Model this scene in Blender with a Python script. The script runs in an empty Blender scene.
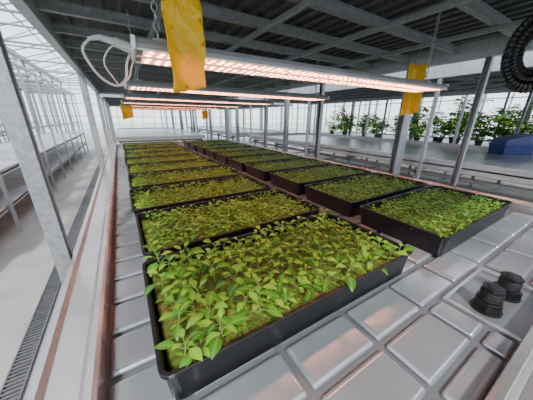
import bpy, bmesh, math, random
from mathutils import Vector, Matrix
random.seed(7)
C = bpy.context.scene.collection
CZ = 1.57

# ---------------------------------------------------------------- materials
def newmat(name):
    m = bpy.data.materials.new(name); m.use_nodes = True
    nt = m.node_tree; b = nt.nodes["Principled BSDF"]
    return m, nt, b

def noisy(name, c1, c2, scale=8, rough=0.5, metal=0.0, bump=0.0, detail=4, spec=0.5, rvar=0.0):
    m, nt, b = newmat(name)
    tc = nt.nodes.new("ShaderNodeTexCoord")
    n = nt.nodes.new("ShaderNodeTexNoise"); n.inputs["Scale"].default_value = scale; n.inputs["Detail"].default_value = detail
    nt.links.new(tc.outputs["Object"], n.inputs["Vector"])
    r = nt.nodes.new("ShaderNodeValToRGB")
    r.color_ramp.elements[0].position = 0.3; r.color_ramp.elements[1].position = 0.7
    r.color_ramp.elements[0].color = (*c1, 1); r.color_ramp.elements[1].color = (*c2, 1)
    nt.links.new(n.outputs["Fac"], r.inputs["Fac"]); nt.links.new(r.outputs["Color"], b.inputs["Base Color"])
    b.inputs["Roughness"].default_value = rough; b.inputs["Metallic"].default_value = metal
    b.inputs["Specular IOR Level"].default_value = spec
    if rvar:
        mr = nt.nodes.new("ShaderNodeMapRange")
        mr.inputs["To Min"].default_value = rough - rvar; mr.inputs["To Max"].default_value = rough + rvar
        nt.links.new(n.outputs["Fac"], mr.inputs["Value"]); nt.links.new(mr.outputs["Result"], b.inputs["Roughness"])
    if bump:
        bp = nt.nodes.new("ShaderNodeBump"); bp.inputs["Strength"].default_value = bump; bp.inputs["Distance"].default_value = 0.01
        nt.links.new(n.outputs["Fac"], bp.inputs["Height"]); nt.links.new(bp.outputs["Normal"], b.inputs["Normal"])
    return m

M = {}
M['bench'] = noisy("bench_plastic", (0.35,0.38,0.405), (0.43,0.46,0.485), 3, 0.19, 0.5, 0.03, rvar=0.07)
M['bench_shade'] = noisy("bench_channel_shade", (0.17,0.185,0.20), (0.22,0.235,0.25), 3, 0.3, 0.3)  # recess shade put into the colour, so channels between panels read as sunken
M['rim'] = noisy("aluminium_rim", (0.39,0.375,0.37), (0.48,0.46,0.455), 5, 0.27, 0.7, 0.02)
M['galv'] = noisy("galvanised_steel", (0.26,0.285,0.31), (0.38,0.405,0.43), 40, 0.42, 0.5)
M['galvl'] = noisy("light_galvanised_steel", (0.30,0.33,0.36), (0.40,0.43,0.46), 40, 0.42, 0.4)
M['edge'] = noisy("pale_galvanised_rail", (0.42,0.45,0.48), (0.54,0.57,0.60), 20, 0.38, 0.4)
M['galvd'] = noisy("dull_steel", (0.22,0.235,0.245), (0.31,0.325,0.335), 25, 0.5, 0.35)
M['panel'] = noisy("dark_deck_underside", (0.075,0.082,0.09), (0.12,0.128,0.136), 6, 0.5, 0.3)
M['white'] = noisy("white_paint", (0.72,0.73,0.74), (0.80,0.80,0.80), 10, 0.4)
M['lamp'] = noisy("lamp_housing_paint", (0.20,0.21,0.22), (0.26,0.27,0.28), 10, 0.4)
M['struct'] = noisy("greenhouse_steel", (0.20,0.235,0.27), (0.28,0.315,0.35), 10, 0.45)
M['silver'] = noisy("silver_bench", (0.46,0.47,0.485), (0.56,0.57,0.585), 4, 0.28, 0.55)
M['pale'] = noisy("pale_shelf", (0.48,0.50,0.51), (0.58,0.595,0.60), 4, 0.4, 0.2)
M['black'] = noisy("black_plastic", (0.005,0.005,0.006), (0.011,0.011,0.012), 20, 0.4, 0.0, 0.05, spec=.35)
M['blackr'] = noisy("black_rubber", (0.008,0.008,0.009), (0.014,0.014,0.016), 30, 0.38, spec=.5)
M['floor'] = noisy("concrete_floor", (0.35,0.34,0.315), (0.45,0.44,0.41), 2.5, 0.6, 0.0, 0.1, 8)
M['ground'] = noisy("pale_ground", (0.5,0.52,0.48), (0.6,0.62,0.58), 0.5, 0.9)
M['cord'] = noisy("grey_cord", (0.45,0.46,0.47), (0.53,0.54,0.55), 10, 0.4)
M['blue'] = noisy("blue_plastic", (0.004,0.022,0.16), (0.007,0.038,0.23), 10, 0.4)
M['terra'] = noisy("pot_plastic", (0.03,0.03,0.03), (0.06,0.055,0.05), 10, 0.5)
M['grate'] = noisy("grating_steel", (0.13,0.13,0.14), (0.2,0.2,0.21), 20, 0.5, 0.5)
M['stem'] = noisy("stem_green", (0.18,0.30,0.06), (0.28,0.40,0.10), 30, 0.5)

m, nt, b = newmat("yellow_sticky_card")
tc = nt.nodes.new("ShaderNodeTexCoord"); v = nt.nodes.new("ShaderNodeTexNoise"); v.inputs["Scale"].default_value = 45
nt.links.new(tc.outputs["Object"], v.inputs["Vector"])
r = nt.nodes.new("ShaderNodeValToRGB"); r.color_ramp.elements[0].position=0.25; r.color_ramp.elements[1].position=0.36
r.color_ramp.elements[0].color=(0.50,0.26,0.01,1); r.color_ramp.elements[1].color=(0.92,0.64,0.02,1)
nt.links.new(v.outputs["Fac"], r.inputs["Fac"]); nt.links.new(r.outputs["Color"], b.inputs["Base Color"])
b.inputs["Roughness"].default_value=0.12
n4 = nt.nodes.new("ShaderNodeTexNoise"); n4.inputs["Scale"].default_value=14; n4.inputs["Distortion"].default_value=1.5
nt.links.new(tc.outputs["Object"], n4.inputs["Vector"])
bp = nt.nodes.new("ShaderNodeBump"); bp.inputs["Strength"].default_value=.5; bp.inputs["Distance"].default_value=.02
nt.links.new(n4.outputs["Fac"], bp.inputs["Height"]); nt.links.new(bp.outputs["Normal"], b.inputs["Normal"])
tr = nt.nodes.new("ShaderNodeBsdfTranslucent"); nt.links.new(r.outputs["Color"], tr.inputs["Color"])
mx = nt.nodes.new("ShaderNodeMixShader"); mx.inputs[0].default_value=0.5
nt.links.new(b.outputs[0], mx.inputs[1]); nt.links.new(tr.outputs[0], mx.inputs[2]); nt.links.new(mx.outputs[0], nt.nodes["Material Output"].inputs[0])
M['yellow'] = m

m, nt, b = newmat("mossy_growing_medium")
tc = nt.nodes.new("ShaderNodeTexCoord")
n1 = nt.nodes.new("ShaderNodeTexNoise"); n1.inputs["Scale"].default_value=34; n1.inputs["Detail"].default_value=10; n1.inputs["Roughness"].default_value=0.75
n2 = nt.nodes.new("ShaderNodeTexVoronoi"); n2.inputs["Scale"].default_value=150
n3 = nt.nodes.new("ShaderNodeTexNoise"); n3.inputs["Scale"].default_value=8
for q in (n1,n2,n3): nt.links.new(tc.outputs["Object"], q.inputs["Vector"])
r = nt.nodes.new("ShaderNodeValToRGB")
e = r.color_ramp.elements; e[0].position=0.34; e[0].color=(0.02,0.016,0.005,1); e[1].position=0.69; e[1].color=(0.52,0.42,0.08,1)
x = e.new(0.44); x.color=(0.09,0.08,0.014,1); x = e.new(0.52); x.color=(0.18,0.21,0.022,1); x=e.new(0.60); x.color=(0.32,0.22,0.04,1)
nt.links.new(n1.outputs["Fac"], r.inputs["Fac"])
mix = nt.nodes.new("ShaderNodeMixRGB"); mix.blend_type='MULTIPLY'; mix.inputs[0].default_value=0.45
nt.links.new(r.outputs["Color"], mix.inputs[1]); nt.links.new(n2.outputs["Color"], mix.inputs[2])
hs = nt.nodes.new("ShaderNodeMixRGB"); hs.inputs[2].default_value=(0.11,0.21,0.02,1)
mr = nt.nodes.new("ShaderNodeMapRange"); mr.inputs["From Min"].default_value=.43; mr.inputs["From Max"].default_value=.65; mr.inputs["To Max"].default_value=.65
nt.links.new(n3.outputs["Fac"], mr.inputs["Value"]); nt.links.new(mr.outputs["Result"], hs.inputs[0])
nt.links.new(mix.outputs[0], hs.inputs[1])
nt.links.new(hs.outputs[0], b.inputs["Base Color"]); b.inputs["Roughness"].default_value=0.85
bp = nt.nodes.new("ShaderNodeBump"); bp.inputs["Strength"].default_value=1.0; bp.inputs["Distance"].default_value=0.012
nt.links.new(n1.outputs["Fac"], bp.inputs["Height"]); nt.links.new(bp.outputs["Normal"], b.inputs["Normal"])
M['medium'] = m

def leafmat(name, ca, cb, cv, tl=0.35, cm=None):
    m, nt, b = newmat(name)
    geo = nt.nodes.new("ShaderNodeNewGeometry")
    n = nt.nodes.new("ShaderNodeTexNoise"); n.inputs["Scale"].default_value=7
    nt.links.new(geo.outputs["Position"], n.inputs["Vector"])
    ad = nt.nodes.new("ShaderNodeMath"); ad.operation='MULTIPLY_ADD'; ad.inputs[1].default_value=0.6
    nt.links.new(geo.outputs["Random Per Island"], ad.inputs[0])
    sc = nt.nodes.new("ShaderNodeMath"); sc.operation='MULTIPLY'; sc.inputs[1].default_value=0.5
    nt.links.new(n.outputs["Fac"], sc.inputs[0]); nt.links.new(sc.outputs[0], ad.inputs[2])
    r = nt.nodes.new("ShaderNodeValToRGB"); r.color_ramp.elements[0].position=0.2; r.color_ramp.elements[1].position=0.85
    r.color_ramp.elements[0].color=(*ca,1); r.color_ramp.elements[1].color=(*cb,1)
    if cm:
        q=r.color_ramp.elements.new(0.55);q.color=(*cm,1)
    nt.links.new(ad.outputs[0], r.inputs["Fac"])
    at = nt.nodes.new("ShaderNodeAttribute"); at.attribute_name="mid"
    pw = nt.nodes.new("ShaderNodeMath"); pw.operation='POWER'; pw.inputs[1].default_value=5
    nt.links.new(at.outputs["Fac"], pw.inputs[0])
    ml = nt.nodes.new("ShaderNodeMath"); ml.operation='MULTIPLY'; ml.inputs[1].default_value=0.45
    nt.links.new(pw.outputs[0], ml.inputs[0])
    mv = nt.nodes.new("ShaderNodeMixRGB"); mv.inputs[2].default_value=(*cv,1)
    nt.links.new(ml.outputs[0], mv.inputs[0]); nt.links.new(r.outputs["Color"], mv.inputs[1])
    nt.links.new(mv.outputs[0], b.inputs["Base Color"]); b.inputs["Roughness"].default_value=0.36
    tr = nt.nodes.new("ShaderNodeBsdfTranslucent"); nt.links.new(mv.outputs[0], tr.inputs["Color"])
    mx = nt.nodes.new("ShaderNodeMixShader"); mx.inputs[0].default_value=tl
    nt.links.new(b.outputs[0], mx.inputs[1]); nt.links.new(tr.outputs[0], mx.inputs[2]); nt.links.new(mx.outputs[0], nt.nodes["Material Output"].inputs[0])
    return m
M['leaf'] = leafmat("seedling_leaf", (0.025,0.13,0.010), (0.26,0.54,0.035), (0.38,0.60,0.12), cm=(0.11,0.35,0.02))
M['leafd'] = leafmat("tall_plant_leaf", (0.05,0.18,0.025), (0.24,0.47,0.07), (0.3,0.46,0.12))

m, nt, b = newmat("led_strip")
tc = nt.nodes.new("ShaderNodeTexCoord"); w = nt.nodes.new("ShaderNodeTexVoronoi"); w.inputs["Scale"].default_value=28; w.inputs["Randomness"].default_value=0.22
nt.links.new(tc.outputs["Object"], w.inputs["Vector"])
r = nt.nodes.new("ShaderNodeValToRGB"); r.color_ramp.elements[0].position=0.16; r.color_ramp.elements[1].position=0.36
r.color_ramp.elements[0].color=(1,1,1,1); r.color_ramp.elements[1].color=(0.05,0.05,0.05,1)
nt.links.new(w.outputs["Distance"], r.inputs["Fac"])
ms = nt.nodes.new("ShaderNodeMath"); ms.operation='MULTIPLY'; ms.inputs[1].default_value=44
nt.links.new(r.outputs["Color"], ms.inputs[0])
b.inputs["Base Color"].default_value=(0.8,0.5,0.45,1)
b.inputs["Emission Color"].default_value=(1.0,0.34,0.19,1)
nt.links.new(ms.outputs[0], b.inputs["Emission Strength"])
M['led'] = m

m, nt, b = newmat("greenhouse_glass")
t = nt.nodes.new("ShaderNodeBsdfTransparent"); t.inputs[0].default_value=(0.95,0.97,0.98,1)
g = nt.nodes.new("ShaderNodeBsdfGlossy"); g.inputs["Roughness"].default_value=0.1
mx = nt.nodes.new("ShaderNodeMixShader"); mx.inputs[0].default_value=0.05
nt.links.new(t.outputs[0], mx.inputs[1]); nt.links.new(g.outputs[0], mx.inputs[2]); nt.links.new(mx.outputs[0], nt.nodes["Material Output"].inputs[0])
M['glass'] = m

# ---------------------------------------------------------------- mesh helpers
def box(x0,x1,y0,y1,z0,z1):
    v=[(x0,y0,z0),(x1,y0,z0),(x1,y1,z0),(x0,y1,z0),(x0,y0,z1),(x1,y0,z1),(x1,y1,z1),(x0,y1,z1)]
    f=[(0,3,2,1),(4,5,6,7),(0,1,5,4),(1,2,6,5),(2,3,7,6),(3,0,4,7)]
    return v,f
def frustum(x0,x1,y0,y1,z0,z1,t):
    v,f=box(x0,x1,y0,y1,z0,z1)
    v[4]=(x0+t,y0+t,z1);v[5]=(x1-t,y0+t,z1);v[6]=(x1-t,y1-t,z1);v[7]=(x0+t,y1-t,z1)
    return v,f
def rod(p0,p1,r,n=8,r1=None,cap=True):
    p0=Vector(p0);p1=Vector(p1);d=(p1-p0).normalized()
    a=d.orthogonal().normalized();b_=d.cross(a);r1=r if r1 is None else r1
    v=[];f=[]
    for k in range(n):
        t=2*math.pi*k/n;o=a*math.cos(t)+b_*math.sin(t)
        v.append(tuple(p0+o*r));v.append(tuple(p1+o*r1))
    for k in range(n):
        i=2*k;j=2*((k+1)%n);f.append((i,j,j+1,i+1))
    if cap:
        f.append(tuple(2*k for k in reversed(range(n))));f.append(tuple(2*k+1 for k in range(n)))
    return v,f
def tube(pts,r,n=8,closed=False):
    P=[Vector(p) for p in pts];m=len(P);v=[];f=[]
    prev=None
    for i in range(m):
        if closed: d=P[(i+1)%m]-P[i-1]
        else: d=P[min(i+1,m-1)]-P[max(i-1,0)]
        d.normalize()
        a=d.orthogonal().normalized() if prev is None else (prev-d*prev.dot(d)).normalized()
        prev=a;b_=d.cross(a)
        rr=r[i] if isinstance(r,list) else r
        for k in range(n):
            t=2*math.pi*k/n;v.append(tuple(P[i]+(a*math.cos(t)+b_*math.sin(t))*rr))
    for i in range(m if closed else m-1):
        for k in range(n):
            f.append((i*n+k,i*n+(k+1)%n,((i+1)%m)*n+(k+1)%n,((i+1)%m)*n+k))
    return v,f
def smoothpts(pts,sub=6):
    P=[Vector(p) for p in pts];out=[]
    for i in range(len(P)-1):
        p0=P[max(i-1,0)];p1=P[i];p2=P[i+1];p3=P[min(i+2,len(P)-1)]
        for s in range(sub):
            t=s/sub
            out.append(0.5*((2*p1)+(-p0+p2)*t+(2*p0-5*p1+4*p2-p3)*t*t+(-p0+3*p1-3*p2+p3)*t**3))
    out.append(P[-1]);return out
def mesh(name,parts,mat,off=(0,0,0),smooth=False,mid=None):
    V=[];F=[]
    ox,oy,oz=off
    for v,f in parts:
        b0=len(V);V.extend((p[0]-ox,p[1]-oy,p[2]-oz) for p in v);F.extend(tuple(i+b0 for i in q) for q in f)
    me=bpy.data.meshes.new(name);me.from_pydata(V,[],F)
    if mat: me.materials.append(M[mat])
    if smooth: me.polygons.foreach_set("use_smooth",[True]*len(F))
    if mid is not None:
        a=me.attributes.new("mid",'FLOAT','POINT');a.data.foreach_set("value",mid)
    me.update();return me
def top(o,label,cat,group=None,kind=None):
    o["label"]=label;o["category"]=cat
    if group:o["group"]=group
    if kind:o["kind"]=kind
    return o
def link(o):
    C.objects.link(o);return o
def obj(name,parts,mat,origin=None,parent=None,bevel=0,smooth=False,seg=2,label=None):
    if parent is not None:
        off=parent['_w'] if '_w' in parent else tuple(parent.location)
        me=mesh(name,parts,mat,off,smooth);o=bpy.data.objects.new(name,me);o.parent=parent
        o['_w']=off
    else:
        off=origin or (0,0,0)
        me=mesh(name,parts,mat,off,smooth);o=bpy.data.objects.new(name,me);o.location=off
    if label:o["label"]=label
    if bevel:
        md=o.modifiers.new("bevel",'BEVEL');md.width=bevel;md.segments=seg;md.limit_method='ANGLE';md.angle_limit=math.radians(30)
    return link(o)
def empty(name,loc):
    o=bpy.data.objects.new(name,None);o.location=loc;o.empty_display_size=0.05
    return link(o)
def copything(root,loc):
    n=root.copy();n.location=loc
    C.objects.link(n)
    for ch in root.children:
        c=ch.copy();c.parent=n;C.objects.link(c)
        for g in ch.children:
            h=g.copy();h.parent=c;C.objects.link(h)
    return n
def structure(name,parts,mat,smooth=False):
    o=obj(name,parts,mat);o["kind"]="structure";return o

# ---------------------------------------------------------------- setting
structure("floor",[box(-10,16,-4,26,-0.1,0)],'floor')
g=obj("ground",[box(-60,70,-50,90,-0.3,-0.11)],'ground');g["kind"]="structure"
YS=[-4+3*i for i in range(11)]
gut=[-10,-3.5,3.65,9.8,16]
tn=1
for gi in range(4):
    xa,xb=gut[gi],gut[gi+1];xm=(xa+xb)/2
    p=[]
    for k in range(21):
        y=-4+1.5*k
        p.append(rod((xa,y,4.2),(xm,y,5.5),0.03,4));p.append(rod((xb,y,4.2),(xm,y,5.5),0.03,4))
    for t in (0.0,0.33,0.66,1.0):
        z=4.2+1.3*t
        p.append(rod((xa+(xm-xa)*t,-4,z),(xa+(xm-xa)*t,26,z),0.025,4))
        p.append(rod((xb+(xm-xb)*t,-4,z),(xb+(xm-xb)*t,26,z),0.025,4))
    structure(f"trim_{tn}",p,'struct');tn+=1
    p=[]
    for y in YS:
        p.append(rod((xa,y,3.7),(xb,y,3.7),0.03,6));p.append(rod((xa,y,4.15),(xb,y,4.15),0.03,6))
        n=8
        for k in range(n):
            xs=xa+(xb-xa)*k/n;xe=xa+(xb-xa)*(k+1)/n
            p.append(rod((xs,y,3.7 if k%2 else 4.15),(xe,y,4.15 if k%2 else 3.7),0.015,4))
    structure(f"trim_{tn}",p,'struct');tn+=1
for gx in gut:
    structure(f"trim_{tn}",[box(gx-0.1,gx+0.1,-4,26,4.1,4.25)],'struct');tn+=1
    for y in YS:
        structure(f"trim_{tn}",[box(gx-0.05,gx+0.05,y-0.05,y+0.05,0.0,4.1)],'struct');tn+=1
def wallgrid(axis,c,a0,a1,z1):
    p=[];n=int((a1-a0)/1.0)
    for k in range(n+1):
        a=a0+(a1-a0)*k/n
        p.append(box(c-.03,c+.03,a-.025,a+.025,0.6,z1) if axis=='x' else box(a-.025,a+.025,c-.03,c+.03,0.6,z1))
    for z in (1.6,2.6,3.4,z1):
        p.append(box(c-.03,c+.03,a0,a1,z-.025,z+.025) if axis=='x' else box(a0,a1,c-.03,c+.03,z-.025,z+.025))
    return p
wi=1
for nm,axis,c,a0,a1 in (("left",'x',-10.1,-4,26),("right",'x',16.1,-4,26),("back",'y',26.1,-10,16),("front",'y',-4.1,-10,16)):
    kick=box(c-.06,c+.06,a0,a1,0,0.6) if axis=='x' else box(a0,a1,c-.06,c+.06,0,0.6)
    structure("wall_"+nm,[kick],'white')
    structure(f"trim_{tn}",wallgrid(axis,c,a0,a1,4.2),'struct');tn+=1
    gl=([(c,a0,.6),(c,a1,.6),(c,a1,4.2),(c,a0,4.2)] if axis=='x' else [(a0,c,.6),(a1,c,.6),(a1,c,4.2),(a0,c,4.2)],[(0,1,2,3)])
    structure(f"window_{wi}",[gl],'glass');wi+=1

# ---------------------------------------------------------------- racks
def cpost(x,y,z0,z1,s,face):
    t=s*0.12;h=s/2
    p=[box(x-h,x+h,y-h,y-h+t,z0,z1),box(x-h,x+h,y+h-t,y+h,z0,z1)]
    p.append(box(x-h,x-h+t,y-h+t,y+h-t,z0,z1) if face>0 else box(x+h-t,x+h,y-h+t,y+h-t,z0,z1))
    return p
def rack(x0,x1,y0,y1,zs,posts,label,mat='galv',beams=0.55,rail='edge'):
    R=empty("growing_rack",(x0,y0,0))
    top(R,label,"rack","growing racks")
    for (px,py,ss) in posts:
        o=obj("post",cpost(px,py,0.012,zs+0.13,ss,1 if px<(x0+x1)/2 else -1),mat,parent=R,bevel=0.003)
        obj("base_plate",[box(px-ss,px+ss,py-ss,py+ss,0,0.012)],mat,parent=o)
    p=[box(x0,x1,y0,y1,zs+0.13,zs+0.15)]
    x=x0+0.15
    while x<x1-0.1:
        p.append(box(x-.018,x+.018,y0+.02,y1-.02,zs+0.108,zs+0.13));x+=0.12
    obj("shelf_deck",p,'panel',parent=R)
    y=y0+0.25
    while y<y1:
        obj("crossbeam",[box(x0+.03,x1-.03,y-.004,y+.004,zs+0.048,zs+0.105),box(x0+.03,x1-.03,y-.022,y+.022,zs+0.042,zs+0.048),box(x0+.03,x1-.03,y-.022,y+.022,zs+0.104,zs+0.108)],'galvd',parent=R)
        y+=beams
    for fx in (0.2,0.4,0.6,0.8):
        xx=x0+(x1-x0)*fx
        obj("support_beam",[box(xx-.015,xx+.015,y0+.03,y1-.03,zs+0.005,zs+0.042)],'galvd',parent=R,bevel=0.004)
    for xx in (x0,x1):
        obj("edge_rail",[box(xx-.035,xx+.035,y0,y1,zs-0.03,zs+0.17)],rail,parent=R,bevel=0.004)
    for yy in (y0,y1):
        obj("edge_rail",[box(x0+.035,x1-.035,yy-.02,yy+.02,zs-0.0,zs+0.17)],rail,parent=R,bevel=0.004)
    return R
ZS=2.19
mainposts=[(-0.375,1.45,.066),(-0.37,4.75,.085),(-0.37,8.0,.085),(3.22,1.06,.055),(3.22,1.80,.085),(3.22,3.35,.07),(3.22,5.3,.07),(3.22,8.0,.07)]
rack(-0.37,3.22,-0.4,8.6,ZS,mainposts,"galvanised steel growing rack with dark ribbed upper shelf over the trays",beams=.5)
np_=[(4.2,y,.05) for y in (-1.2,1.9,4.8,8.0)]+[(7.5,y,.05) for y in (-1.2,1.6,4.8,8.0)]
rack(4.2,7.5,-1.5,8.6,ZS,np_,"galvanised steel rack over the empty silver bench")
np_=[(8.3,y,.06) for y in (0,3,6,9)]+[(11.6,y,.06) for y in (0,3,6,9)]
rack(8.3,11.6,-1.5,9.4,2.75,np_,"galvanised steel rack above the tall leafy plants",beams=1.2)
for xa,xb in ((-0.37,3.22),(4.2,7.5)):
    np_=[(x,y,.07) for x in (xa,xb) for y in (10.2,12.8,15.4,18)]
    rack(xa,xb,9.8,18.4,ZS,np_,"distant galvanised steel growing rack",beams=1.2)

# ---------------------------------------------------------------- main bench
B=empty("grow_bench",(1.4,3.5,0))
top(B,"long grey moulded plastic grow bench with aluminium rim holding seedling trays","bench","grow benches")
BX0,BX1,BY0,BY1=-0.17,2.98,0.03,7.6
obj("bench_tray",[box(BX0,BX1,BY0,BY1,0.765,0.779)],'bench_shade',parent=B)
tiles=[];tx=0.32;ty=0.180;gap=0.016
nx=int((BX1-BX0)/tx)+1;ny=int((BY1-BY0)/ty)
rec=(1.14,1.60,0.03,0.30)
for i in range(nx+1):
    xa=BX0-0.12+i*tx+gap/2+0.01;xb=xa+tx-gap
    xa=max(xa,BX0+.004);xb=min(xb,BX1-.004)
    if xb-xa<0.03: continue
    for j in range(-1,ny):
        ya=BY0+0.090+j*ty+gap/2;yb=ya+ty-gap
        ya=max(ya,BY0+.004)
        a_,b_=xa,xb
        if ya<0.20:
            if a_<rec[0]<b_: b_=rec[0]-gap
            elif a_<rec[1]<b_: a_=rec[1]+gap
            elif rec[0]<=a_ and b_<=rec[1]: continue
        if b_-a_<.05: continue
        tiles.append(frustum(a_,b_,ya,yb,0.779,0.80,0.009))
obj("raised_panel",tiles,'bench',parent=B,bevel=0.012,seg=4)
y2=BY0+.090+ty-gap/2
fr=[box(rec[0]+.018,rec[1]-.018,y2-.016,y2,0.779,0.800),box(rec[0],rec[0]+.018,rec[2],y2,0.779,0.800),box(rec[1]-.018,rec[1],rec[2],y2,0.779,0.800)]
obj("drain_surround",fr,'bench',parent=B,bevel=0.004)
def rimY(xin,xout,y0,y1,zt):
    s=1 if xout>xin else -1
    prof=[(xin,0.77),(xin,zt),(xin+s*.012,zt+.004),(xin+s*.03,zt+.004),(xin+s*.045,zt-.018),(xout-s*.03,zt-.018),(xout-s*.022,zt+.004),(xout,zt+.004),(xout,0.70),(xin,0.70)]
    n=len(prof);v=[(x,y0,z) for x,z in prof]+[(x,y1,z) for x,z in prof]
    f=[(i,(i+1)%n,n+(i+1)%n,n+i) for i in range(n)]+[tuple(range(n)),tuple(range(2*n-1,n-1,-1))]
    return v,f
def rimX(yin,yout,x0,x1,zt):
    v,f=rimY(yin,yout,x0,x1,zt);return [(b,a,c) for a,b,c in v],f
obj("rim",[rimY(BX0,-0.325,-0.12,7.75,0.885)],'rim',parent=B,bevel=0.002)
obj("rim",[rimY(BX1,3.12,-0.12,7.75,0.86)],'rim',parent=B,bevel=0.002)
obj("rim",[rimX(BY0,-0.12,BX0,BX1,0.85)],'rim',parent=B,bevel=0.002)
obj("rim",[rimX(BY1,7.75,BX0,BX1,0.86)],'rim',parent=B,bevel=0.002)
for y in (0.5,2.5,4.5,6.8):
    obj("cross_frame",[box(-0.3,3.1,y-.025,y+.025,0.64,0.70)],'galv',parent=B)
    for x in (0.1,2.7):
        obj("leg",[box(x-.03,x+.03,y-.03,y+.03,0.0,0.64)],'galv',parent=B)

def hexa(cx,cy,z0,z1,r,n=6,rot=0,r2=None):
    r2=r if r2 is None else r2
    v=[(cx+r*math.cos(rot+2*math.pi*k/n),cy+r*math.sin(rot+2*math.pi*k/n),z0) for k in range(n)]+[(cx+r2*math.cos(rot+2*math.pi*k/n),cy+r2*math.sin(rot+2*math.pi*k/n),z1) for k in range(n)]
    f=[(k,(k+1)%n,n+(k+1)%n,n+k) for k in range(n)]+[tuple(reversed(range(n))),tuple(range(n,2*n))]
    return v,f
def fitting(cx,cy,rot,hh,lab):
    z=0.779
    E=empty("drain_fitting",(cx,cy,z));top(E,lab,"drain fitting","black bulkhead drain fittings")
    obj("flange",[hexa(cx,cy,z,z+.010,.055,32)],'blackr',parent=E,bevel=.002)
    obj("hex_nut",[hexa(cx,cy,z+.010,z+.010+hh,.052,6,rot)],'blackr',parent=E,bevel=.003)
    z2=z+.010+hh
    th=[hexa(cx,cy,z2,z2+.056,.034,32)]
    for k in range(4): th.append(hexa(cx,cy,z2+.006+.011*k,z2+.012+.011*k,.0405,32,0,.0385))
    obj("threaded_neck",th,'blackr',parent=E)
    obj("cap_top",[hexa(cx,cy,z2+.053,z2+.064,.042,6,rot,.040),hexa(cx,cy,z2+.064,z2+.068,.022,24,0,.020)],'black',parent=E,bevel=.001)
fitting(1.255,0.165,0.2,0.044,"black plastic bulkhead drain fitting with hexagonal nut and threaded neck")
fitting(1.445,0.150,0.5,0.036,"black plastic drain fitting beside its twin in the bench drain recess")

# ---------------------------------------------------------------- trays
def rrect(x0,x1,y0,y1,r,z,seg=4):
    out=[]
    for cx,cy,a0 in ((x1-r,y1-r,0),(x0+r,y1-r,90),(x0+r,y0+r,180),(x1-r,y0+r,270)):
        for k in range(seg+1):
            a=math.radians(a0+90*k/seg);out.append((cx+r*math.cos(a),cy+r*math.sin(a),z))
    return out
def loft(loops,capb=True,capt=True):
    n=len(loops[0]);v=[p for l in loops for p in l];f=[]
    for i in range(len(loops)-1):
        for k in range(n):
            f.append((i*n+k,i*n+(k+1)%n,(i+1)*n+(k+1)%n,(i+1)*n+k))
    if capb:f.append(tuple(reversed(range(n))))
    if capt:f.append(tuple(range((len(loops)-1)*n,len(loops)*n)))
    return v,f
TW,TD,TH=1.21,0.60,0.14
MZ=.090
def traymesh():
    W,D,H=TW/2,TD/2,TH;t=.020
    L=[rrect(-W+t,W-t,-D+t,D-t,.03,0),rrect(-W+.010,W-.010,-D+.010,D-.010,.03,H-.012),rrect(-W,W,-D,D,.035,H-.012),rrect(-W,W,-D,D,.035,H-.002),
       rrect(-W+.002,W-.002,-D+.002,D-.002,.034,H),rrect(-W+.011,W-.011,-D+.011,D-.011,.028,H),rrect(-W+.014,W-.014,-D+.014,D-.014,.028,H-.006),rrect(-W+t+.006,W-t-.006,-D+t+.006,D-t-.006,.024,.006)]
    return mesh("seedling_tray",[loft(L)],'black')
tm=traymesh()
def medmesh(seed):
    rnd=random.Random(seed);W,D=TW/2-.028,TD/2-.028
    nx,ny=88,44;v=[];f=[]
    for j in range(ny+1):
        for i in range(nx+1):
            x=-W+2*W*i/nx;y=-D+2*D*j/ny
            z=MZ+rnd.uniform(-.005,.005)
            if (i%6==0 or j%6==0): z-=.010
            v.append((x,y,z))
    for j in range(ny):
        for i in range(nx):
            a=j*(nx+1)+i;f.append((a,a+1,a+nx+2,a+nx+1))
    b0=len(v)
    v+=[(-W,-D,.008),(W,-D,.008),(W,D,.008),(-W,D,.008)]
    bot=[i for i in range(nx+1)]
    f.append((b0+3,b0+2,b0+1,b0))
    f.append(tuple([b0,b0+1]+list(reversed(bot))))
    tp=[ny*(nx+1)+i for i in range(nx+1)];f.append(tuple([b0+2,b0+3]+tp))
    lf=[j*(nx+1) for j in range(ny+1)];f.append(tuple([b0+3,b0]+lf))
    rt=[j*(nx+1)+nx for j in range(ny+1)];f.append(tuple([b0+1,b0+2]+list(reversed(rt))))
    return mesh("growing_medium",[(v,f)],'medium')
med=[medmesh(s) for s in range(3)]
trays=[]
for i in range(10):
    trays.append((0.582+0.010*math.sin(i*2.1), 0.765+0.662*i, 0.006*math.sin(i*1.7) if i else -0.004,0))
for i in range(10):
    trays.append((2.07+0.01*math.sin(i*1.3), 0.735+0.662*i, 0.006*math.cos(i*1.3),1))
plants=[]
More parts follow.
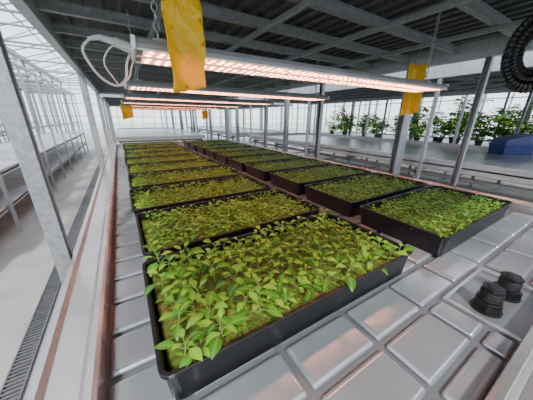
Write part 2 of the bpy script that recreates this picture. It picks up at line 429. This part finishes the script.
for k,(x,y,rz,row) in enumerate(trays):
    o=bpy.data.objects.new("seedling_tray",tm);o.location=(x,y,0.80);o.rotation_euler=(0,0,rz);link(o)
    top(o,"black plastic seedling tray "+("in the row beyond the bench's central gap" if row else "in the row beside the bench's aluminium rim"),"tray","black seedling trays")
    o2=bpy.data.objects.new("growing_medium",med[k%3]);o2.location=(x,y,0.80);o2.rotation_euler=(0,0,rz);link(o2)
    top(o2,"brown mossy growing plugs filling a black tray","growing medium","plug mats in the trays")
    NX,NY=(18,9) if k==0 else (23,11)
    ph=k*1.7
    for i in range(NX):
        for j in range(NY):
            mx_=.070 if k==0 else .06
            px=-TW/2+mx_+(TW-2*mx_)*(i+.5*(j%2)*0.8+.1)/(NX-.5);py=-TD/2+.055+(TD-.11)*j/(NY-1)
            px+=random.uniform(-.02,.02);py+=random.uniform(-.018,.018)
            px=max(-TW/2+.05,min(TW/2-.05,px));py=max(-TD/2+.045,min(TD/2-.045,py))
            patch=.5+.5*math.sin(px*9+ph)*math.cos(py*13+ph*2)
            if random.random()<.04+.13*patch: continue
            if k==0:
                edge=max(0,1-(px+TW/2)/0.45)*0.20+max(0,1-(py+TD/2)/0.22)*0.16
                s=random.uniform(.62,.96)+edge
                if random.random()<.15:s*=.65
            else:
                s=random.uniform(.45,.78)
            c,sn=math.cos(rz),math.sin(rz)
            plants.append((x+px*c-py*sn,y+px*sn+py*c,0.80+MZ-.004,s*1.12,random.uniform(0,6.28)))

# ---------------------------------------------------------------- seedlings
def leaf(base,az,el,L,W,droop,n,across,fold=.25,roll=0):
    prof=[0.10,.55,.88,1,.9,.66,.34,.03] if n==8 else ([.1,.85,1,.6,.03] if n==5 else [.15,1,.65,.03])
    n=len(prof);v=[];f=[];mid=[]
    d=Vector((math.cos(az),math.sin(az),0));s=Vector((-math.sin(az),math.cos(az),0))
    p=Vector(base);st=L/(n-1);m=len(across)
    for i in range(n):
        e=el-droop*(i/(n-1))
        t=d*math.cos(e)+Vector((0,0,1))*math.sin(e);up=-d*math.sin(e)+Vector((0,0,1))*math.cos(e)
        w=W/2*prof[i]
        for a in across:
            q=p+s*(a*w)+up*(fold*w*abs(a)*(1.0 if abs(a)<.7 else .85)+roll*a*w)
            v.append(tuple(q));mid.append(1-abs(a))
        p=p+t*st
    for i in range(n-1):
        for k in range(m-1):
            a=i*m+k;f.append((a,a+1,a+m+1,a+m))
    return v,f,mid
def seedling(rnd,n,across):
    h=rnd.uniform(.050,.095)
    stem=[];leaves=[]
    bend=Vector((rnd.uniform(-.012,.012),rnd.uniform(-.012,.012),h))
    mp=Vector((bend.x*.3,bend.y*.3,h*.5))
    stem.append(tube([(0,0,-.004),mp,bend],.0016,5))
    a=rnd.uniform(0,6.28)
    for k in range(2):
        az=a+k*math.pi
        leaves.append(leaf(mp,az,rnd.uniform(.1,.5),.030,.011,.5,n,across,.1))
    nl=rnd.choice((4,5,5,6));az=a+1.5
    for k in range(nl):
        t=k/(nl-1);az+=2.4+rnd.uniform(-.4,.4)
        b0=mp.lerp(bend,.35+.65*t)
        el=rnd.uniform(.15,.55)+.5*t
        pl=.024*(1-.5*t)+.004
        e=b0+Vector((math.cos(az)*math.cos(el),math.sin(az)*math.cos(el),math.sin(el)))*pl
        stem.append(rod(b0,e,.0009,4,cap=False))
        L=(rnd.uniform(.048,.074))*(1-.40*t)
        leaves.append(leaf(e,az,el-.25,L,L*rnd.uniform(.46,.60),rnd.uniform(.5,1.3),n,across,rnd.uniform(.1,.3),rnd.uniform(-.3,.3)))
    return stem,leaves
rn=random.Random(3)
near=[]
for i in range(14):
    st,lv=seedling(rn,8,(-1,-.5,0,.5,1))
    ms=mesh("seedling_stem",st,'stem',smooth=True)
    mid=[x for l in lv for x in l[2]]
    ml=mesh("seedling_leaves",[(l[0],l[1]) for l in lv],'leaf',smooth=True,mid=mid)
    near.append((ms,ml))
plants.sort(key=lambda p:(p[0]**2+p[1]**2+.4))
for (x,y,z,s,r) in plants[:300]:
    E=bpy.data.objects.new("seedling",None);E.empty_display_size=.02;E.location=(x,y,z);E.rotation_euler=(0,0,r);E.scale=(s,)*3;link(E)
    top(E,"young green pepper seedling with pointed leaves rooted in a plug","seedling","seedlings in the trays")
    ms,ml=random.choice(near)
    for nm,me in (("stem",ms),("foliage",ml)):
        o=bpy.data.objects.new(nm,me);o.parent=E;link(o)
far=[]
for i in range(12):
    st,lv=seedling(rn,5,(-1,0,1));far.append((st,lv))
V=[];F=[];MI=[];mt=[]
for (x,y,z,s,r) in plants[300:]:
    st,lv=random.choice(far);c,sn=math.cos(r)*s,math.sin(r)*s
    for l in lv:
        b0=len(V);V.extend((x+p[0]*c-p[1]*sn,y+p[0]*sn+p[1]*c,z+p[2]*s*.75) for p in l[0]);F.extend(tuple(q+b0 for q in f) for f in l[1]);MI.extend(l[2]);mt.extend([0]*len(l[1]))
    for vv,ff in st[:1]:
        b0=len(V);V.extend((x+p[0]*c-p[1]*sn,y+p[0]*sn+p[1]*c,z+p[2]*s*.75) for p in vv);F.extend(tuple(q+b0 for q in f) for f in ff);MI.extend([0]*len(vv));mt.extend([1]*len(ff))
me=bpy.data.meshes.new("seedling_mass");me.from_pydata(V,[],F);me.materials.append(M['leaf']);me.materials.append(M['stem'])
a=me.attributes.new("mid",'FLOAT','POINT');a.data.foreach_set("value",MI)
me.polygons.foreach_set("material_index",mt);me.polygons.foreach_set("use_smooth",[True]*len(F));me.update()
o=link(bpy.data.objects.new("seedlings",me));top(o,"mass of small green seedlings filling the farther trays","seedlings","seedlings in the trays","stuff")

# ---------------------------------------------------------------- lamps
LZ=.20
def lampthing(y):
    x0,x1=0.09,2.02;z0=CZ+LZ
    E=empty("grow_lamp",(x0,y,z0))
    W=.110
    prof=[(-W,.005),(-W,.018),(-W*.9,.034),(-W*.35,.040),(-W*.3,.052),(W*.3,.052),(W*.35,.040),(W*.9,.034),(W,.018),(W,.005)]
    n=len(prof);v=[(x0,y+a,z0+b_) for a,b_ in prof]+[(x1,y+a,z0+b_) for a,b_ in prof]
    f=[(i,(i+1)%n,n+(i+1)%n,n+i) for i in range(n)]+[tuple(range(n)),tuple(range(2*n-1,n-1,-1))]
    obj("housing",[(v,f)],'lamp',parent=E,bevel=.002)
    obj("lens_frame",[box(x0,x1,y-W,y-W+.006,z0,z0+.005),box(x0,x1,y+W-.006,y+W,z0,z0+.005),box(x0,x1,y-.006,y+.006,z0,z0+.005)],'white',parent=E)
    obj("led_panel",[box(x0+.02,x1-.02,y-W+.006,y-.006,z0+.002,z0+.005),box(x0+.02,x1-.02,y+.006,y+W-.006,z0+.002,z0+.005)],'led',parent=E)
    for xx in (x0,x1):
        s=-1 if xx==x0 else 1
        obj("end_cap",[box(min(xx,xx+s*.012),max(xx,xx+s*.012),y-W*.98,y+W*.98,z0+.002,z0+.040)],'white',parent=E,bevel=.004)
    for xx in (x0+.08,x1-.1):
        obj("hanging_bracket",[box(xx-.02,xx+.02,y-.03,y+.03,z0+.052,z0+.060)],'galv',parent=E)
        links=[];zz=z0+.058;k=0
        zt=ZS+.045
        L=.036;pitch=.028
        while zz<zt-0.005:
            pts=[]
            for q in range(14):
                a=2*math.pi*q/14;rx=.009*math.cos(a);rz_=L/2*math.sin(a)
                pts.append((xx+(rx if k%2 else 0),y+(0 if k%2 else rx),zz+L/2+rz_))
            links.append(tube(pts,.0026,5,True));zz+=pitch;k+=1
        obj("hanging_chain",links,'galv',parent=E,smooth=True)
    return E
L1=lampthing(1.03)
top(L1,"long grey LED grow lamp with glowing pink diodes hung on chains","grow lamp","LED grow lamps")
for k in range(1,7):
    n=copything(L1,(0.09,0.98+1.12*k,CZ+LZ))
L1.rotation_euler=(0,0,math.radians(-2.0))

cp=[(-.035,.998,CZ+.228),(-.058,.99,CZ+.195),(-.045,.985,CZ+.15),(-.02,.99,CZ+.115),(.015,1.0,CZ+.10),(.045,1.01,CZ+.125),(.055,1.02,CZ+.17),(.075,1.04,CZ+.215)]
E=empty("power_cord",(.078,1.02,CZ+.235));top(E,"grey looping power cord plugged into the grow lamp's end","power cord")
obj("cable",[tube(smoothpts(cp),.0040,8)],'cord',parent=E,smooth=True)
obj("plug",[rod((.076,1.03,CZ+.224),(.03,1.012,CZ+.232),.017,12,.014)],'cord',parent=E,bevel=.002)
obj("connector",[rod((.03,1.012,CZ+.232),(-.01,1.0,CZ+.236),.011,12,.009),rod((-.01,1.0,CZ+.236),(-.04,.996,CZ+.226),.008,12,.005)],'cord',parent=E,bevel=.002)
cp2=[(.06,1.03,CZ+.235),(.02,1.05,CZ+.225),(-.01,1.07,CZ+.18),(.01,1.07,CZ+.13),(.03,1.08,CZ+.11),(.06,1.08,CZ+.14),(.075,1.09,CZ+.18),(.09,1.10,CZ+.21)]
obj("cable",[tube(smoothpts(cp2),.0028,8)],'cord',parent=E,smooth=True)

def card(cx,cy,z0,z1,w,rot,lab,curl=.02):
    E=empty("sticky_trap",(cx,cy,z1));top(E,lab,"sticky trap","yellow sticky traps")
    nu,nv=14,20;v=[];f=[]
    for j in range(nv+1):
        for i in range(nu+1):
            u=(i/nu-.5);t=j/nv
            x=u*w*(1-.12*math.sin(t*3.1));yy=curl*math.cos(u*4.5)+.014*math.sin(t*6+u*4)+.004*math.sin(t*19+u*9);z=z0+(z1-z0)*t+.03*u*(1-t)
            v.append((cx+x*math.cos(rot)-yy*math.sin(rot),cy+x*math.sin(rot)+yy*math.cos(rot),z))
    for j in range(nv):
        for i in range(nu):
            a=j*(nu+1)+i;f.append((a,a+1,a+nu+2,a+nu+1))
    o=obj("card",[(v,f)],'yellow',parent=E,smooth=True)
    md=o.modifiers.new("thick",'SOLIDIFY');md.thickness=.0015
    obj("hanging_wire",[rod((cx,cy,z1-.01),(cx,cy,ZS+.06),.0012,6)],'galv',parent=E)
card(.216,.85,CZ+.085,CZ+.42,.130,.25,"yellow curled sticky insect trap hanging before the grow lamp")
card(2.215,1.20,CZ+.045,CZ+.44,.15,-.75,"yellow sticky insect trap hanging behind the lamp's end",curl=.035)
card(.12,4.0,CZ-.02,CZ+.16,.16,.3,"small distant yellow sticky trap hanging over the trays")
card(1.55,5.0,CZ-.02,CZ+.14,.14,.1,"small distant yellow sticky trap hanging over the trays")

hc=Vector((2.10,.475,CZ+.375))
ang=.25
hp=[]
for lay,(off,R) in enumerate([(-.075,.165),(-.04,.172),(-.005,.168),(.030,.174),(.065,.165),(.045,.135),(.01,.132),(-.025,.135),(-.055,.130),(-.03,.10),(.01,.10),(.04,.10)]):
    for q in range(90):
        a=2*math.pi*q/90
        hp.append(hc+Vector((math.cos(ang)*off,math.sin(ang)*off,0))+Vector((-math.sin(ang)*R*math.cos(a)*.78,math.cos(ang)*R*math.cos(a)*.78,R*1.15*math.sin(a))))
rr=[.020 if i%2 else .0155 for i in range(len(hp))]
E=empty("hose_coil",tuple(hc+Vector((0,0,.21))));top(E,"black ribbed hose coil hung from the shelf beam","hose")
obj("hose",[tube(hp,rr,8)],'blackr',parent=E)
obj("hanging_strap",[box(hc.x-.07,hc.x+.07,hc.y-.012,hc.y+.012,hc.z+.214,hc.z+.220),box(hc.x-.004,hc.x+.004,hc.y-.012,hc.y+.012,hc.z+.220,ZS+.115)],'blackr',parent=E)

# ---------------------------------------------------------------- other benches
def simplebench(x0,x1,y0,y1,zt,label,lower=None,mat='silver',legs=2.0,legsz=.03,rh=.05,step=3.3):
    E=empty("grow_bench",((x0+x1)/2,(y0+y1)/2,0));top(E,label,"bench","grow benches")
    p=[box(x0,x1,y0,y1,zt-.03,zt-.008)]
    y=y0+.02
    while y<y1-.02:
        p.append(frustum(x0+.06,x1-.06,y,min(y+step-.006,y1-.02),zt-.008,zt,.002));y+=step
    obj("bench_tray",p,mat,parent=E)
    R=lambda a,b:box(a,b,y0,y1,zt-.10,zt+rh)
    obj("rim",[R(x0,x0+.05),R(x1-.05,x1),box(x0+.05,x1-.05,y0,y0+.04,zt-.10,zt+rh),box(x0+.05,x1-.05,y1-.04,y1,zt-.10,zt+rh)],mat,parent=E,bevel=.004)
    n=max(2,int((y1-y0)/legs)+1)
    for i in range(n):
        y=y0+.3+(y1-y0-.6)*i/(n-1)
        obj("cross_frame",[box(x0+.05,x1-.05,y-.02,y+.02,zt-.18,zt-.10)],'galvd',parent=E)
        for x in (x0+.12,x1-.12):
            obj("leg",[box(x-legsz,x+legsz,y-legsz,y+legsz,0,zt-.18)],'galv',parent=E)
        if lower: obj("lower_brace",[box(x0+.1,x1-.1,y-.015,y+.015,lower-.015,lower+.015)],'galv',parent=E)
    for x in (x0+.12,x1-.12):
        obj("long_frame",[box(x-.03,x+.03,y0+.1,y1-.1,zt-.24,zt-.18)],'galvd',parent=E)
        if lower: obj("lower_pipe",[rod((x,y0+.1,lower),(x,y1-.1,lower),.03,10)],'white',parent=E,smooth=True)
    return E
simplebench(4.32,7.4,-1.3,8.4,0.90,"wide empty silver grow bench with raised edges under a rack",lower=.40,legs=1.6,rh=.07)
simplebench(8.5,11.5,-1.3,9.2,0.85,"galvanised bench carrying tall potted plants",lower=.35,mat='galv')
simplebench(-0.2,3.05,10,18.2,0.85,"distant silver grow bench")
simplebench(4.32,7.4,10,18.2,0.90,"distant silver grow bench")
def longrack(x0,x1,y0,y1,label,np=10,tiers=((.84,"top_shelf"),(.36,"lower_shelf"))):
    E=empty("shelf_rack",((x0+x1)/2,(y0+y1)/2,0));top(E,label,"rack","tiered shelf racks")
    for z,nm in tiers:
        obj(nm,[box(x0,x1,y0,y1,z-.03,z),box(x0,x0+.03,y0,y1,z-.05,z+.03),box(x1-.03,x1,y0,y1,z-.05,z+.03),box(x0,x1,y0,y0+.03,z-.05,z+.03),box(x0,x1,y1-.03,y1,z-.05,z+.03)],'pale',parent=E,bevel=.003)
    for x in (x0-.02,x1+.02):
        for q in range(np):
            y=y0+.3+(y1-y0-.6)*q/(np-1)
            obj("post",[box(x-.018,x+.018,y-.018,y+.018,0,2.5)],'galvl',parent=E)
        for z in (1.35,2.48):
            obj("rail",[box(x-.015,x+.015,y0,y1,z-.02,z+.02)],'galvl',parent=E)
    for q in range(np):
        y=y0+.3+(y1-y0-.6)*q/(np-1)
        obj("cross_rail",[box(x0,x1,y-.015,y+.015,2.45,2.50)],'galvl',parent=E)
        for dx in (.15,.5,.85):
            for dy in (0,.35):
                xx=x0+(x1-x0)*dx
                if q==np-1 and dy: continue
                obj("hanging_rod",[rod((xx,y+dy,1.15),(xx,y+dy,2.46),.012,5)],'galv',parent=E)
        obj("rod_carrier",[box(x0+.1,x1-.1,y-.01,y+.36 if q<np-1 else y+.01,2.44,2.455)],'galv',parent=E)
    return E
longrack(-2.9,-1.5,2.9,14,"pipe-framed tiered rack with pale shelves beside the aisle",tiers=((.84,"top_shelf"),(.40,"lower_shelf")))
longrack(-5.7,-4.1,1.5,14,"pipe-framed tiered rack with pale shelves near the glass",tiers=((1.2,"top_shelf"),(.84,"middle_shelf"),(.36,"lower_shelf")))
longrack(-8.6,-6.9,1.5,18,"tall pipe-framed rack with pale shelves along the glass wall",tiers=((1.8,"top_shelf"),(1.2,"middle_shelf"),(.5,"lower_shelf")))
p=[box(-.88,-.87,-1,12,0,.02),box(-.775,-.765,-1,12,0,.02)]
y=-1
while y<12:
    p.append(box(-.87,-.775,y,y+.012,0.002,.018));y+=.03
o=obj("drain_grate",p,'grate');top(o,"long narrow steel drain grating in the concrete aisle","drain grate")

def crate(cx,cy,z,rot,lab):
    E=empty("plastic_crate",(cx,cy,z));top(E,lab,"crate")
    W,D,H=.32,.20,.22
    L=[rrect(-W*.9,W*.9,-D*.9,D*.9,.03,0),rrect(-W,W,-D,D,.04,H-.02),rrect(-W-.012,W+.012,-D-.012,D+.012,.04,H-.02),rrect(-W-.012,W+.012,-D-.012,D+.012,.04,H)]
    v,f=loft(L);c,s=math.cos(rot),math.sin(rot)
    obj("body",[([(cx+a*c-b_*s,cy+a*s+b_*c,z+q) for a,b_,q in v],f)],'blue',parent=E)
    v,f=loft([rrect(-W*.95,W*.95,-D*.95,D*.95,.03,H),rrect(-W*.9,W*.9,-D*.9,D*.9,.03,H+.14)])
    v=[(a,b_,q+(a*.22 if q>H+.05 else 0)) for a,b_,q in v]
    obj("sloped_lid",[([(cx+a*c-b_*s,cy+a*s+b_*c,z+q) for a,b_,q in v],f)],'blue',parent=E)
crate(7.0,1.5,.90,-.6,"dark blue plastic crate with sloped lid on the silver bench")

def tallplant(rnd):
    st=[];lv=[]
    for s in range(rnd.choice((4,5,6))):
        bx,by=rnd.uniform(-.06,.06),rnd.uniform(-.06,.06);tx_,ty_=rnd.uniform(-.35,.35),rnd.uniform(-.4,.4);h=rnd.uniform(.3,.95)
        pts=[(bx,by,.14),(bx+tx_*.35,by+ty_*.35,.16+h*.6),(tx_,ty_,.16+h)]
        sp=smoothpts(pts,6);st.append(tube(sp,.008,5))
        for q in range(2,len(sp)):
            for w in range(2):
                az=rnd.uniform(0,6.28);el=rnd.uniform(-.3,.7);pl=rnd.uniform(.06,.22)
                e=Vector(sp[q])+Vector((math.cos(az)*math.cos(el),math.sin(az)*math.cos(el),math.sin(el)))*pl
                st.append(rod(sp[q],e,.003,3,cap=False))
                L=rnd.uniform(.12,.2);lv.append(leaf(e,az,el,L,L*.62,rnd.uniform(.5,1.3),5,(-1,0,1)))
                for sd in (-1,1):
                    lv.append(leaf(e,az+sd*1.0,el-.1,L*.75,L*.45,rnd.uniform(.5,1.2),5,(-1,0,1)))
    return st,lv
tps=[]
for i in range(8):
    st,lv=tallplant(rn)
    tps.append((mesh("plant_stems",st,'stem',smooth=True),mesh("plant_leaves",[(l[0],l[1]) for l in lv],'leafd',smooth=True,mid=[q for l in lv for q in l[2]])))
potm=mesh("pot",[loft([[(.07*math.cos(a),.07*math.sin(a),0) for a in [2*math.pi*k/20 for k in range(20)]],[(.10*math.cos(a),.10*math.sin(a),.16) for a in [2*math.pi*k/20 for k in range(20)]],[(.09*math.cos(a),.09*math.sin(a),.16) for a in [2*math.pi*k/20 for k in range(20)]],[(.085*math.cos(a),.085*math.sin(a),.13) for a in [2*math.pi*k/20 for k in range(20)]]])],'terra')
i=0;y=.9
while y<8.7:
    E=empty("potted_plant",(8.95+(0,.55,.2,.8)[i%4]+rn.uniform(-.08,.15),y,.85));E.rotation_euler=(0,0,i*1.9);sc=rn.uniform(.9,1.2);E.scale=(sc,sc,sc*rn.uniform(.75,1.1))
    top(E,"tall leafy vegetable plant in a dark pot on a galvanised bench","plant","tall potted plants")
    a,b_=tps[i%8]
    for nm,me in (("pot",potm),("stems",a),("foliage",b_)):
        o=bpy.data.objects.new(nm,me);o.parent=E;link(o)
    i+=1;y+=rn.uniform(.24,.34)*(1.0 if y<4.4 else 1.5)

for o in bpy.data.objects:
    if '_w' in o: del o['_w']

# ---------------------------------------------------------------- light
w=bpy.data.worlds.new("world");bpy.context.scene.world=w;w.use_nodes=True
nt=w.node_tree;bg=nt.nodes["Background"]
tc=nt.nodes.new("ShaderNodeTexCoord");sx=nt.nodes.new("ShaderNodeSeparateXYZ");nt.links.new(tc.outputs["Generated"],sx.inputs[0])
r=nt.nodes.new("ShaderNodeValToRGB");r.color_ramp.elements[0].position=0.0;r.color_ramp.elements[1].position=0.5
r.color_ramp.elements[0].color=(0.95,0.97,1,1);r.color_ramp.elements[1].color=(0.80,0.88,1,1)
nt.links.new(sx.outputs[2],r.inputs[0]);nt.links.new(r.outputs[0],bg.inputs[0]);bg.inputs[1].default_value=2.7
sd=bpy.data.lights.new("sun",'SUN');sd.energy=4.0;sd.angle=math.radians(4);sd.color=(1,.95,.88)
so=link(bpy.data.objects.new("sun",sd));so.rotation_euler=(math.radians(38),math.radians(-22),0)

# ---------------------------------------------------------------- camera
cd=bpy.data.cameras.new("camera");cd.sensor_width=36;cd.lens=228/533*36;cd.clip_start=.02;cd.clip_end=200
co=link(bpy.data.objects.new("camera",cd))
f=Vector((.4937,.8022,-.3370)).normalized();rt=Vector((.8531,-.5207,.0087));rt=(rt-f*rt.dot(f)).normalized();up=rt.cross(f)
mw=Matrix((( rt.x,up.x,-f.x,0),(rt.y,up.y,-f.y,0),(rt.z,up.z,-f.z,CZ),(0,0,0,1)))
co.matrix_world=mw
bpy.context.scene.camera=co
